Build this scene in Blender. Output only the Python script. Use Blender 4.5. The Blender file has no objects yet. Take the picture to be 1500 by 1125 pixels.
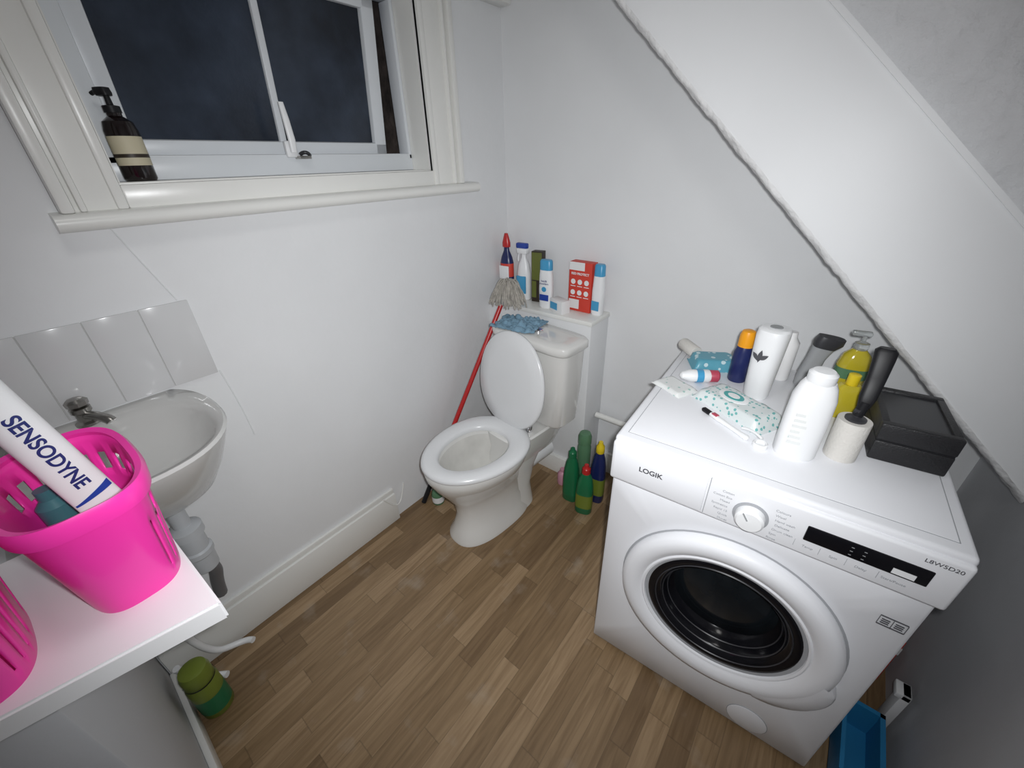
import bpy, bmesh, math, random
from mathutils import Vector, Matrix, noise
random.seed(7)
sc=bpy.context.scene
col=sc.collection
try:
    sc.view_settings.view_transform='Standard'
except Exception: pass

# ------------------------------------------------------------ materials
def mat(name,c,rough=.5,metal=0.,bump=0.,bscale=40.,var=0.,vscale=6.,trans=0.,coat=0.,spec=None,ior=None,emit=None,detail=6.):
    m=bpy.data.materials.new(name); m.use_nodes=True
    nt=m.node_tree; b=nt.nodes['Principled BSDF']
    b.inputs['Base Color'].default_value=(*c,1); b.inputs['Roughness'].default_value=rough
    b.inputs['Metallic'].default_value=metal
    if trans: b.inputs['Transmission Weight'].default_value=trans
    if coat: b.inputs['Coat Weight'].default_value=coat; b.inputs['Coat Roughness'].default_value=.08
    if spec is not None: b.inputs['Specular IOR Level'].default_value=spec
    if ior: b.inputs['IOR'].default_value=ior
    if emit: b.inputs['Emission Color'].default_value=(*emit[0],1); b.inputs['Emission Strength'].default_value=emit[1]
    tc=nt.nodes.new('ShaderNodeTexCoord')
    if bump:
        n=nt.nodes.new('ShaderNodeTexNoise'); n.inputs['Scale'].default_value=bscale; n.inputs['Detail'].default_value=detail
        bp=nt.nodes.new('ShaderNodeBump'); bp.inputs['Strength'].default_value=bump; bp.inputs['Distance'].default_value=.01
        nt.links.new(tc.outputs['Object'],n.inputs['Vector']); nt.links.new(n.outputs['Fac'],bp.inputs['Height']); nt.links.new(bp.outputs['Normal'],b.inputs['Normal'])
    n2=nt.nodes.new('ShaderNodeTexNoise'); n2.inputs['Scale'].default_value=vscale; n2.inputs['Detail'].default_value=4
    nt.links.new(tc.outputs['Object'],n2.inputs['Vector'])
    r=nt.nodes.new('ShaderNodeValToRGB'); r.color_ramp.elements[0].position=.3; r.color_ramp.elements[1].position=.7
    v=max(var,.02)
    r.color_ramp.elements[0].color=(*[x*(1-v) for x in c],1); r.color_ramp.elements[1].color=(*[min(1,x*(1+v*.3)) for x in c],1)
    nt.links.new(n2.outputs['Fac'],r.inputs['Fac']); nt.links.new(r.outputs['Color'],b.inputs['Base Color'])
    return m

M={}
M['wall']=mat('wall_paint',(.79,.80,.81),.6,bump=.14,bscale=22,var=.05,vscale=2)
M['wallr']=mat('plaster_rough',(.78,.785,.80),.65,bump=1.,bscale=28,var=.08,vscale=14)
M['lip']=mat('plaster_lip',(.80,.80,.80),.6,bump=.5,bscale=60,var=.10,vscale=12)
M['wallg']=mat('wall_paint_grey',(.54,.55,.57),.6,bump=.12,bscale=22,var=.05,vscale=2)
M['gloss']=mat('gloss_wood_paint',(.82,.82,.79),.28,bump=.05,bscale=12,var=.03,vscale=4)
M['string']=mat('gloss_stringer_paint',(.83,.84,.85),.42,bump=.06,bscale=9,var=.03,vscale=3,spec=.35)
M['shelf']=mat('shelf_gloss_white',(.82,.82,.83),.2,var=.03,vscale=3)
M['ceramic']=mat('ceramic',(.75,.745,.72),.08,coat=.5)
M['bowl']=mat('bowl_ceramic_inner',(.69,.68,.645),.12,coat=.3,var=.12,vscale=12)
M['basin']=mat('basin_ceramic',(.60,.60,.585),.12,coat=.3)
M['seat']=mat('seat_plastic',(.77,.78,.79),.25)
M['upvc']=mat('upvc',(.72,.75,.78),.3)
M['tile']=mat('tile_glaze',(.66,.665,.67),.15)
M['grout']=mat('grout',(.60,.60,.59),.8)
M['enamel']=mat('washer_enamel',(.81,.82,.85),.3)
M['enamel2']=mat('washer_plastic',(.83,.84,.87),.36)
M['seam']=mat('seam_grey',(.35,.36,.38),.5)
M['chrome']=mat('chrome',(.8,.8,.82),.12,metal=1)
M['chromed']=mat('brushed_tap_metal',(.38,.37,.35),.3,metal=1)
M['black']=mat('black_plastic',(.010,.010,.012),.45,spec=.3)
M['blackg']=mat('black_gloss',(.006,.006,.008),.14,spec=.25)
M['doorg']=mat('door_glass_dark',(.010,.013,.016),.12,spec=.3,var=.4,vscale=14)
M['leather']=mat('black_leatherette',(.015,.015,.017),.45,bump=.2,bscale=300)
M['greyglass']=mat('smoked_lid',(.035,.036,.04),.3,spec=.3)
M['white']=mat('white_plastic',(.85,.86,.87),.35)
M['whitem']=mat('white_matte',(.8,.8,.8),.6)
M['pink']=mat('pink_plastic',(.92,.04,.40),.35,coat=.15)
M['blue']=mat('blue_plastic',(.02,.06,.35),.3)
M['navy']=mat('navy_plastic',(.012,.02,.10),.3)
M['cyan']=mat('cyan_plastic',(.06,.33,.58),.35)
M['crate']=mat('crate_blue',(.02,.20,.42),.4)
M['red']=mat('red_plastic',(.50,.02,.02),.3)
M['redbox']=mat('red_card',(.62,.05,.03),.5)
M['berry']=mat('berry_plastic',(.45,.06,.10),.4)
M['green']=mat('green_plastic',(.01,.15,.06),.3)
M['greenc']=mat('olive_green_can',(.17,.22,.03),.35)
M['greenp']=mat('pale_green_plastic',(.10,.22,.12),.25)
M['olive']=mat('olive_card',(.13,.15,.03),.5)
M['dark']=mat('dark_brown_card',(.03,.02,.012),.5)
M['yellow']=mat('yellow_plastic',(.80,.60,.02),.35)
M['orange']=mat('orange_plastic',(.85,.35,.01),.35)
M['liquid']=mat('yellow_liquid',(.52,.43,.03),.12,coat=.5)
M['clear']=mat('clear_plastic',(.75,.78,.78),.1,trans=.75)
M['cream']=mat('cream_label',(.58,.53,.38),.6)
M['amber']=mat('amber_dark_bottle',(.010,.006,.006),.12,coat=.3)
M['lint']=mat('lint_paper',(.68,.66,.62),.8,bump=.2,bscale=200)
M['mop']=mat('mop_yarn',(.50,.47,.42),.95,bump=.4,bscale=300,var=.35,vscale=60)
M['cloth']=mat('blue_cloth',(.22,.37,.49),.95,bump=.5,bscale=250,var=.2,vscale=30)
M['wood']=mat('raw_wood',(.36,.27,.19),.6,var=.3,vscale=20)
M['teal']=mat('teal_print',(.08,.38,.38),.5)
M['teald2']=mat('dark_teal_plastic',(.05,.18,.20),.35)
M['grey']=mat('grey_plastic',(.33,.34,.35),.4)
M['greyp']=mat('grey_pipe_plastic',(.52,.54,.56),.35,var=.15)
M['greyd']=mat('dark_pipe_plastic',(.16,.16,.17),.5)
M['darkgrey']=mat('dark_grey',(.035,.035,.04),.4)
M['text']=mat('text_grey',(.08,.08,.09),.5)
M['textw']=mat('text_blue',(.02,.03,.16),.4)
M['pinkt']=mat('pale_pink',(.6,.3,.38),.5)
M['brick']=mat('outside_brick',(.09,.07,.06),.9,bump=.8,bscale=30,var=.7,vscale=25)
M['night']=mat('night_glass',(.032,.045,.070),.25,bump=.04,bscale=160,var=.65,vscale=6)
def dotted(name,base,dot,scale,th=.35):
    m=bpy.data.materials.new(name); m.use_nodes=True; nt=m.node_tree; b=nt.nodes['Principled BSDF']; b.inputs['Roughness'].default_value=.35
    tc=nt.nodes.new('ShaderNodeTexCoord'); v=nt.nodes.new('ShaderNodeTexVoronoi'); v.inputs['Scale'].default_value=scale
    r=nt.nodes.new('ShaderNodeValToRGB'); r.color_ramp.elements[0].position=th-.04; r.color_ramp.elements[1].position=th
    r.color_ramp.elements[0].color=(*dot,1); r.color_ramp.elements[1].color=(*base,1)
    nt.links.new(tc.outputs['Object'],v.inputs['Vector']); nt.links.new(v.outputs['Distance'],r.inputs['Fac']); nt.links.new(r.outputs['Color'],b.inputs['Base Color'])
    return m
M['wipes']=dotted('wipes_film',(.68,.73,.73),(.16,.44,.43),85,.33)
M['wipes2']=dotted('wipes_film_light',(.75,.77,.76),(.35,.55,.50),55,.22)
M['teald']=dotted('teal_pack_film',(.10,.34,.44),(.55,.70,.74),45,.3)
def floormat():
    m=bpy.data.materials.new('wood_strip_vinyl'); m.use_nodes=True; nt=m.node_tree; b=nt.nodes['Principled BSDF']
    N=nt.nodes.new; Lk=nt.links.new
    tc=N('ShaderNodeTexCoord'); s=N('ShaderNodeSeparateXYZ'); Lk(tc.outputs['Object'],s.inputs[0])
    def math_(op,a,b_=None):
        n=N('ShaderNodeMath'); n.operation=op
        for i,x in enumerate((a,b_)):
            if x is None: continue
            if isinstance(x,(int,float)): n.inputs[i].default_value=x
            else: Lk(x,n.inputs[i])
        return n.outputs[0]
    W=.061; Ln=.36
    cx=math_('DIVIDE',s.outputs['X'],W); ci=math_('FLOOR',cx); fx=math_('FRACT',cx)
    wn=N('ShaderNodeTexWhiteNoise'); wn.noise_dimensions='1D'; Lk(ci,wn.inputs['W'])
    yy=math_('ADD',math_('DIVIDE',s.outputs['Y'],Ln),math_('MULTIPLY',wn.outputs['Value'],7.3)); yi=math_('FLOOR',yy); fy=math_('FRACT',yy)
    cb=N('ShaderNodeCombineXYZ'); Lk(ci,cb.inputs[0]); Lk(yi,cb.inputs[1])
    w2=N('ShaderNodeTexWhiteNoise'); w2.noise_dimensions='2D'; Lk(cb.outputs[0],w2.inputs['Vector'])
    r=N('ShaderNodeValToRGB'); e=r.color_ramp.elements
    e[0].position=0; e[0].color=(.205,.130,.066,1); e[1].position=1; e[1].color=(.385,.265,.152,1)
    x=e.new(.35); x.color=(.26,.170,.088,1); x=e.new(.7); x.color=(.315,.212,.115,1)
    Lk(w2.outputs['Value'],r.inputs['Fac'])
    mp=N('ShaderNodeMapping'); mp.inputs['Scale'].default_value=(60,4,1)
    ad=N('ShaderNodeVectorMath'); ad.operation='ADD'; Lk(tc.outputs['Object'],ad.inputs[0]); Lk(w2.outputs['Color'],ad.inputs[1]); Lk(ad.outputs[0],mp.inputs['Vector'])
    g=N('ShaderNodeTexNoise'); g.inputs['Scale'].default_value=1.; g.inputs['Detail'].default_value=8; g.inputs['Distortion'].default_value=1.3; Lk(mp.outputs[0],g.inputs['Vector'])
    gr=N('ShaderNodeValToRGB'); gr.color_ramp.elements[0].position=.3; gr.color_ramp.elements[0].color=(.66,.62,.57,1); gr.color_ramp.elements[1].position=.65; gr.color_ramp.elements[1].color=(1.0,1.0,1.0,1)
    Lk(g.outputs['Fac'],gr.inputs['Fac'])
    mx=N('ShaderNodeMix'); mx.data_type='RGBA'; mx.blend_type='MULTIPLY'; mx.inputs[0].default_value=1
    Lk(r.outputs['Color'],mx.inputs[6]); Lk(gr.outputs['Color'],mx.inputs[7])
    e1=math_('MINIMUM',fx,math_('SUBTRACT',1.,fx)); e1=math_('GREATER_THAN',e1,.018)
    e2=math_('MINIMUM',fy,math_('SUBTRACT',1.,fy)); e2=math_('GREATER_THAN',e2,.004)
    e3=math_('MULTIPLY',e1,e2); e3=math_('ADD',math_('MULTIPLY',e3,.25),.75)
    mx2=N('ShaderNodeMix'); mx2.data_type='RGBA'; mx2.blend_type='MULTIPLY'; mx2.inputs[0].default_value=1
    Lk(mx.outputs[2],mx2.inputs[6]); Lk(e3,mx2.inputs[7])
    sn=N('ShaderNodeTexNoise'); sn.inputs['Scale'].default_value=9; sn.inputs['Detail'].default_value=6; Lk(tc.outputs['Object'],sn.inputs['Vector'])
    sr=N('ShaderNodeValToRGB'); sr.color_ramp.elements[0].position=.60; sr.color_ramp.elements[0].color=(0,0,0,1); sr.color_ramp.elements[1].position=.75; sr.color_ramp.elements[1].color=(.25,.25,.25,1); Lk(sn.outputs['Fac'],sr.inputs['Fac'])
    mx3=N('ShaderNodeMix'); mx3.data_type='RGBA'; Lk(sr.outputs['Color'],mx3.inputs[0]); Lk(mx2.outputs[2],mx3.inputs[6]); mx3.inputs[7].default_value=(.5,.45,.38,1)
    Lk(mx3.outputs[2],b.inputs['Base Color'])
    b.inputs['Roughness'].default_value=.42
    return m
M['floor']=floormat()

# ------------------------------------------------------------ helpers
def finish(bm,name,m,parent=None,loc=None,rot=None,sharp=35):
    bmesh.ops.recalc_face_normals(bm,faces=bm.faces)
    for f in bm.faces: f.smooth=True
    for e in bm.edges:
        if len(e.link_faces)==2 and e.calc_face_angle(0)>math.radians(sharp): e.smooth=False
    me=bpy.data.meshes.new(name); bm.to_mesh(me); bm.free()
    o=bpy.data.objects.new(name,me); col.objects.link(o)
    if isinstance(m,(list,tuple)):
        for x in m: me.materials.append(M[x])
    else: me.materials.append(M[m])
    if parent: o.parent=parent
    if loc: o.location=loc
    if rot: o.rotation_euler=rot
    return o
def empty(name,loc=(0,0,0),rz=0,rot=None):
    o=bpy.data.objects.new(name,None); o.empty_display_size=.05; col.objects.link(o); o.location=loc; o.rotation_euler=rot or (0,0,rz); return o
def addbox(bm,lo,hi,bev=0,seg=2,mi=0):
    r=bmesh.ops.create_cube(bm,size=1)
    vs=r['verts']
    for v in vs: v.co=Vector([(lo[i]+hi[i])/2+v.co[i]*(hi[i]-lo[i]) for i in range(3)])
    fs=set(f for v in vs for f in v.link_faces)
    for f in fs: f.material_index=mi
    if bev:
        es=list(set(e for v in vs for e in v.link_edges))
        r=bmesh.ops.bevel(bm,geom=es,offset=bev,segments=seg,profile=.5,affect='EDGES')
        for f in r['faces']: f.material_index=mi
def box(name,lo,hi,m,parent=None,bev=0,seg=2,loc=None,rot=None):
    bm=bmesh.new(); addbox(bm,lo,hi,bev,seg); return finish(bm,name,m,parent,loc,rot)
def boxes(name,lst,m,parent=None,bev=0,loc=None,rot=None):
    bm=bmesh.new()
    for lo,hi in lst: addbox(bm,lo,hi,bev)
    return finish(bm,name,m,parent,loc,rot)
def loop(cx,cy,hx,hy,z,n=40,p=2.,egg=0.,clipx=None):
    out=[]
    for i in range(n):
        t=2*math.pi*i/n; c,s=math.cos(t),math.sin(t)
        x=hx*math.copysign(abs(c)**(2/p),c); y=hy*math.copysign(abs(s)**(2/p),s)
        x*=1+egg*s
        x+=cx
        if clipx is not None: x=max(x,clipx)
        out.append((x,y+cy,z))
    return out
def loft(name,loops,m,parent=None,cap0=True,cap1=True,loc=None,rot=None,sharp=35,mids=None):
    bm=bmesh.new(); rings=[[bm.verts.new(p) for p in l] for l in loops]; n=len(rings[0])
    for k in range(len(rings)-1):
        a,b=rings[k],rings[k+1]
        for i in range(n):
            f=bm.faces.new((a[i],a[(i+1)%n],b[(i+1)%n],b[i]))
            if mids: f.material_index=mids[k]
    if cap0: bm.faces.new(rings[0][::-1])
    if cap1:
        f=bm.faces.new(rings[-1])
        if mids: f.material_index=mids[-1]
    return finish(bm,name,m,parent,loc,rot,sharp)
def lathe(name,prof,m,parent=None,n=32,sx=1,sy=1,loc=None,rot=None,cap0=True,cap1=True,mids=None,sharp=35):
    return loft(name,[[(r*sx*math.cos(2*math.pi*i/n),r*sy*math.sin(2*math.pi*i/n),z) for i in range(n)] for r,z in prof],m,parent,cap0,cap1,loc,rot,sharp,mids)
def tube(name,paths,r,m,parent=None,loc=None,rot=None,smooth=True,res=6):
    cu=bpy.data.curves.new(name,'CURVE'); cu.dimensions='3D'; cu.bevel_depth=r; cu.bevel_resolution=3; cu.resolution_u=res; cu.use_fill_caps=True
    for pts in paths:
        if smooth:
            s=cu.splines.new('NURBS'); s.points.add(len(pts)-1)
            for i,p in enumerate(pts): s.points[i].co=(*p,1)
            s.use_endpoint_u=True; s.order_u=min(4,len(pts))
        else:
            s=cu.splines.new('POLY'); s.points.add(len(pts)-1)
            for i,p in enumerate(pts): s.points[i].co=(*p,1)
    cu.materials.append(M[m])
    o=bpy.data.objects.new(name,cu); col.objects.link(o)
    dg=bpy.context.evaluated_depsgraph_get(); me=bpy.data.meshes.new_from_object(o.evaluated_get(dg)); 
    bpy.data.objects.remove(o); me.name=name
    for p in me.polygons: p.use_smooth=True
    o=bpy.data.objects.new(name,me); col.objects.link(o)
    if not me.materials: me.materials.append(M[m])
    if parent: o.parent=parent
    if loc: o.location=loc
    if rot: o.rotation_euler=rot
    return o
def text(name,s,size,m,parent,loc,rot,ext=.0003,fn=None,align='CENTER',bold=0):
    cu=bpy.data.curves.new(name,'FONT'); cu.body=s; cu.size=size; cu.extrude=ext; cu.align_x=align; cu.align_y='CENTER'; cu.offset=bold
    o=bpy.data.objects.new(name,cu); col.objects.link(o)
    dg=bpy.context.evaluated_depsgraph_get(); me=bpy.data.meshes.new_from_object(o.evaluated_get(dg)); bpy.data.objects.remove(o)
    if fn:
        bm=bmesh.new(); bm.from_mesh(me)
        bmesh.ops.subdivide_edges(bm,edges=[e for e in bm.edges if e.calc_length()>size*.25],cuts=2)
        for v in bm.verts: v.co=fn(v.co)
        bm.to_mesh(me); bm.free()
    me.materials.clear(); me.materials.append(M[m])
    o=bpy.data.objects.new(name,me); col.objects.link(o)
    o.parent=parent; o.location=loc; o.rotation_euler=rot
    return o
PI=math.pi

# ------------------------------------------------------------ camera
CAM=Vector((0,0,1.4097))
a,b,c,F=-0.6938,0.5093,0.0324,581.15
fw=Vector((math.sin(a)*math.cos(b),math.cos(a)*math.cos(b),-math.sin(b)))
r=Vector((math.cos(a),-math.sin(a),0)); d=fw.cross(r)
r2=r*math.cos(c)+d*math.sin(c); d2=-r*math.sin(c)+d*math.cos(c)
cam=bpy.data.cameras.new('camera'); co=bpy.data.objects.new('camera',cam); col.objects.link(co)
m4=Matrix.Identity(4)
for i in range(3): m4[i][0]=r2[i]; m4[i][1]=-d2[i]; m4[i][2]=-fw[i]; m4[i][3]=CAM[i]
co.matrix_world=m4; cam.sensor_width=36; cam.sensor_fit='HORIZONTAL'; cam.lens=F/1500*36; cam.clip_start=.01
sc.camera=co

# ------------------------------------------------------------ room shell
XW,YB,XR,YF,ZC=-1.26,1.519,.47,-1.1,2.35
box('floor',(XW-.15,YF-.1,-.05),(XR+.15,YB+.15,0),'floor')
box('ceiling',(XW-.15,YF-.1,ZC),(XR+.15,YB+.15,ZC+.05),'wall')
wy0,wy1,wz0,wz1=.21,1.09,1.39,1.905
boxes('wall_left',[((XW-.15,YF-.1,0),(XW,YB+.15,wz0)),((XW-.15,YF-.1,wz1),(XW,YB+.15,ZC)),((XW-.15,YF-.1,wz0),(XW,wy0,wz1)),((XW-.15,wy1,wz0),(XW,YB+.15,wz1))],'wall')
box('wall_back',(XW,YB,0),(XR,YB+.15,ZC),'wall')
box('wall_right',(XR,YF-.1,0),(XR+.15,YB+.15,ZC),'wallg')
box('wall_front',(XW,YF-.1,0),(XR,YF,ZC),'wall')
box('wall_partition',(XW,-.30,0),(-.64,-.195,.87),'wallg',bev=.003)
boxes('baseboard_left',[((XW,-.19,0),(XW+.02,.66,.15)),((XW,-.19,.15),(XW+.012,.66,.174))],'gloss',bev=.003)
boxes('baseboard_partition',[((XW+.02,-.195,0),(-.64,-.18,.07))],'gloss',bev=.003)
box('baseboard_back',(-.705,YB-.02,0),(XR,YB,.12),'gloss',bev=.003)
box('trim_beam',(XW,YF,1.91),(XW+.055,YB,1.99),'gloss',bev=.008)

tr=empty('window_1',(0,0,0))
def casing(name,ylo,yhi,flip):
    L=[((XW,ylo,1.345),(XW+.018,yhi,1.909))]
    if flip:
        L+= [((XW,ylo,1.345),(XW+.040,ylo+.022,1.909)),((XW,ylo+.03,1.345),(XW+.030,ylo+.042,1.909)),((XW,yhi-.02,1.345),(XW+.026,yhi,1.909))]
    else:
        L+= [((XW,yhi-.022,1.345),(XW+.040,yhi,1.909)),((XW,yhi-.042,1.345),(XW+.030,yhi-.03,1.909)),((XW,ylo,1.345),(XW+.026,ylo+.02,1.909))]
    boxes(name,L,'gloss',tr,bev=.005)
casing('casing_left',.10,.21,True); casing('casing_right',1.09,1.225,False)
box('sill_apron',(XW,.21,1.345),(XW+.018,1.09,1.392),'gloss',tr,bev=.004)
bm=bmesh.new()
prof=[(0,-.02)]+[(.032+.017*math.cos(t),.017*math.sin(t)) for t in [(-PI/2+PI*i/10) for i in range(11)]]+[(0,.02)]
rg=[[bm.verts.new((XW+x,y,1.328+z)) for x,z in prof] for y in (.085,1.30)]
for i in range(len(prof)): bm.faces.new((rg[0][i],rg[0][(i+1)%len(prof)],rg[1][(i+1)%len(prof)],rg[1][i]))
bm.faces.new(rg[0]); bm.faces.new(rg[1][::-1])
finish(bm,'sill_moulding','gloss',tr)
box('inner_sill',(XW-.13,wy0,wz0-.002),(XW+.004,wy1,wz0+.006),'gloss',tr,bev=.002)
boxes('reveal_linings',[((XW-.13,wy1-.006,wz0),(XW,wy1,wz1)),((XW-.13,wy0,wz0),(XW,wy0+.006,wz1)),((XW-.13,wy0,wz1-.006),(XW,wy1,wz1))],'gloss',tr)
fx0,fx1=XW-.14,XW-.085
fy0,fy1=wy0+.006,wy1-.006
boxes('outer_frame',[((fx0,fy0,wz0+.006),(fx1,fy1,1.449)),((fx0,fy0,1.87),(fx1,fy1,wz1-.006)),((fx0,fy0,1.43),(fx1,fy0+.045,1.87)),((fx0,fy1-.014,1.43),(fx1,fy1,1.87))],'upvc',tr,bev=.004)
sash=empty('sash',(XW-.10,0,1.875)); sash.parent=tr
sash.rotation_euler=(0,math.radians(6.5),0)
sy0,sy1=fy0+.04,1.008
zb=-.437
boxes('sash_frame',[((-.03,sy0,zb),(.02,sy1,zb+.044)),((-.03,sy0,-.045),(.02,sy1,0)),((-.03,sy0,zb),(.02,sy0+.045,0)),((-.03,sy1-.045,zb),(.02,sy1,0)),((-.012,.642,zb+.03),(.012,.662,-.03))],'upvc',sash,bev=.005)
box('glass',(-.006,sy0+.03,zb+.03),(.002,sy1-.03,-.03),'night',sash)
h=empty('handle',(XW-.085,.64,1.452)); h.parent=tr
box('handle_base',(0,-.016,-.012),(.014,.016,.03),'white',h,bev=.004)
loft('handle_lever',[loop(.022,0,.006,.009,0,16,2.5),loop(.026,0,.006,.010,.03,16,2.5),loop(.026,-.002,.006,.009,.08,16,2.5),loop(.024,-.004,.005,.007,.12,16,2.5)],'white',h)
tube('stay',[[(.012,.022,-.004),(.03,.03,.006),(.03,.04,-.004),(.012,.05,-.006)]],.005,'darkgrey',h)
box('stay_peg',(0,.01,-.016),(.03,.045,-.008),'chromed',h,bev=.001)
box('outer_brick_reveal',(XW-.60,1.14,1.2),(XW-.15,1.30,2.2),'brick',tr)

ts=empty('tile_splashback',(XW,0,0))
box('grout_bed',(0,-.36,.93),(.006,.235,1.13),'grout',ts)
bm=bmesh.new()
for i in range(6):
    y1=.24-i*.099
    addbox(bm,(.003,y1-.0975,.928),(.0095,y1,1.132),.0015)
finish(bm,'tiles','tile',ts)
tube('trim_cable',[[(XW+.003,.165,1.31),(XW+.003,.20,1.20),(XW+.003,.222,1.135)]],.0015,'wall')
tube('trim_cable.001',[[(XW+.003,.245,.93),(XW+.003,.262,.80),(XW+.003,.262,.70)]],.0018,'wall')
tube('trim_cable.002',[[(XW+.022,.60,.16),(XW+.024,.64,.09),(XW+.022,.67,.07),(XW+.006,.70,.10),(XW+.004,.72,.16)]],.003,'gloss')

# ------------------------------------------------------------ stair stringer
Ys=1.2
def zA(x): return 1.748-.953*(x+.62)
st=empty('staircase_stringer',(0,0,0))
xs=[-1.255+i*(XR-.001+1.255)/60 for i in range(61)]
def strip(bm,f0,f1,y0,y1,mi=0):
    prev=None
    for x in xs:
        z0,z1=min(f0(x),ZC),min(f1(x),ZC)
        cur=[bm.verts.new((x,y0,z0)),bm.verts.new((x,y0,z1)),bm.verts.new((x,y1,z1)),bm.verts.new((x,y1,z0))]
        if prev:
            for i in range(4):
                try: bm.faces.new((prev[i],prev[(i+1)%4],cur[(i+1)%4],cur[i])).material_index=mi
                except: pass
        else: bm.faces.new(cur)
        prev=cur
    bm.faces.new(prev[::-1])
bm=bmesh.new()
strip(bm,lambda x:zA(x)+.014,lambda x:zA(x)+.362,Ys,Ys+.05)
finish(bm,'stringer_board','string',st,sharp=30)
bm=bmesh.new()
strip(bm,lambda x:zA(x)+.352,lambda x:zA(x)+.366,Ys-.008,Ys+.02)
finish(bm,'stringer_bead','string',st,sharp=30)
bm=bmesh.new()
strip(bm,lambda x:zA(x)+.35,lambda x:ZC,Ys+.036,Ys+.07)
finish(bm,'stair_side_plaster','wallr',st)
bm=bmesh.new(); N=340; rows=[]
for i in range(N+1):
    x=-1.255+i*(XR-.002+1.255)/N; z=min(zA(x),ZC-.02); rr=[]
    for k in range(8):
        t=k/7
        p=Vector((x,Ys-.003+.030*t**2,z+.020-.024*math.sin(t*PI/2)))
        q=noise.noise(Vector((x*26,t*2,3)))*.005+noise.noise(Vector((x*85,t*4,9)))*.0035
        p.z+=q*(.4+t*.6); p.y+=q*.5
        rr.append(bm.verts.new(p))
    rows.append(rr)
for i in range(N):
    for k in range(7): bm.faces.new((rows[i][k],rows[i][k+1],rows[i+1][k+1],rows[i+1][k]))
finish(bm,'plaster_lip','lip',st,sharp=80)
bm=bmesh.new()
strip(bm,lambda x:zA(x)+.006,lambda x:zA(x)+.05,Ys+.025,YB)
finish(bm,'soffit','lip',st)

# ------------------------------------------------------------ boxed ledge behind toilet
lg=empty('wall_boxing',(0,0,0))
box('ledge_box',(XW,1.365,.0),(-.71,YB,.825),'wall',lg,bev=.003)
box('ledge_top',(XW,1.358,.822),(-.705,YB,.842),'gloss',lg,bev=.004)
box('ledge_base',(XW,1.345,0),(-.72,1.366,.10),'gloss',lg,bev=.003)
tube('trim_pipe',[[(-.705,1.47,.345),(-.5,1.47,.345),(-.2,1.47,.34),(.3,1.47,.34)]],.014,'gloss')

# ------------------------------------------------------------ toilet
tl=empty('toilet',(-.928,.875,0),math.radians(-6))
def eg(cy,hx,hy,z,p=2.1,e=.10): return loop(0,cy,hx,hy,z,56,p,e)
loft('pan',[eg(.05,.112,.205,0,2.6,.02),eg(.05,.110,.203,.014,2.6,.02),eg(.052,.094,.186,.05,2.4,.04),eg(.052,.084,.168,.12,2.3),eg(.045,.086,.170,.19,2.2),eg(.025,.110,.188,.255,2.1),eg(.008,.145,.208,.315,2.1),eg(.0,.168,.222,.36,2.1),eg(0,.174,.228,.392,2.1),eg(0,.170,.224,.402,2.1),
 eg(-.01,.125,.160,.402,2.1),eg(-.01,.118,.152,.385,2.1),eg(-.008,.112,.144,.35,2.1),eg(-.004,.102,.130,.30,2.1),eg(0,.085,.110,.255,2.0),eg(.012,.058,.078,.222,2.),eg(.015,.045,.06,.212,2.)],['ceramic','bowl'],tl,sharp=60,mids=[0]*11+[1]*6)
lathe('water',[(.056,.226),(.001,.2265)],'clear',tl,sy=1.3,loc=(0,.012,0))
loft('pan_shelf',[loop(0,.27,.085,.17,.27,40,4),loop(0,.29,.105,.17,.33,40,4),loop(0,.29,.115,.17,.398,40,4),loop(0,.29,.108,.163,.405,40,4)],'ceramic',tl)
loft('rear_skirt',[loop(0,.17,.092,.11,0,40,3),loop(0,.17,.070,.11,.10,40,3),loop(0,.20,.072,.11,.20,40,3),loop(0,.24,.082,.13,.29,40,3)],'ceramic',tl,sharp=60)
tube('waste_pipe',[[(0,.20,.17),(0,.30,.18),(0,.38,.18),(0,.44,.18)]],.048,'white',tl)
loft('cistern_tank',[loop(0,.375,.165,.070,.415,56,5),loop(0,.375,.178,.076,.43,56,5),loop(0,.375,.192,.082,.60,56,5),loop(0,.375,.198,.085,.765,56,5)],'ceramic',tl)
loft('cistern_lid',[loop(0,.375,.202,.089,.762,56,5.5),loop(0,.375,.209,.095,.770,56,5.5),loop(0,.375,.209,.095,.792,56,5.5),loop(0,.375,.203,.089,.801,56,5.5),loop(0,.375,.15,.05,.803,56,5)],'ceramic',tl,sharp=60)
lathe('flush_button',[(.022,0),(.022,.006),(.018,.009),(.001,.009)],'chrome',tl,loc=(.0,.375,.803))
S=[eg(0,.183,.226,.404),eg(0,.189,.232,.412),eg(0,.186,.229,.424),eg(0,.172,.214,.430),eg(-.012,.128,.160,.428),eg(-.012,.118,.150,.420),eg(-.012,.118,.150,.404)]
loft('seat_ring',S+[S[0]],'seat',tl,cap0=False,cap1=False,sharp=60)
lid=empty('lid',(-.018,.205,.415)); lid.parent=tl; lid.rotation_euler=(math.radians(-9),math.radians(-2),0)
def lidl(hx,hz,y): return [(x,y,z+.205) for x,z,_ in [(p[0],-p[1],0) for p in loop(0,0,hx,hz,0,56,2.15,.06)]]
loft('lid_plate',[lidl(.172,.196,.004),lidl(.183,.207,.0),lidl(.185,.209,-.008),lidl(.178,.202,-.016),lidl(.12,.14,-.020),lidl(.03,.04,-.021)],'seat',lid,sharp=60)
for s in (-1,1): lathe('hinge',[(.012,0),(.014,.01),(.014,.03),(.010,.036)],'chrome' ,tl,loc=(s*.075,.235,.404),n=16)
tube('fill_valve',[[( -.15,.40,.40),(-.16,.41,.30),(-.17,.44,.15)]],.007,'chromed',tl)
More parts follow.
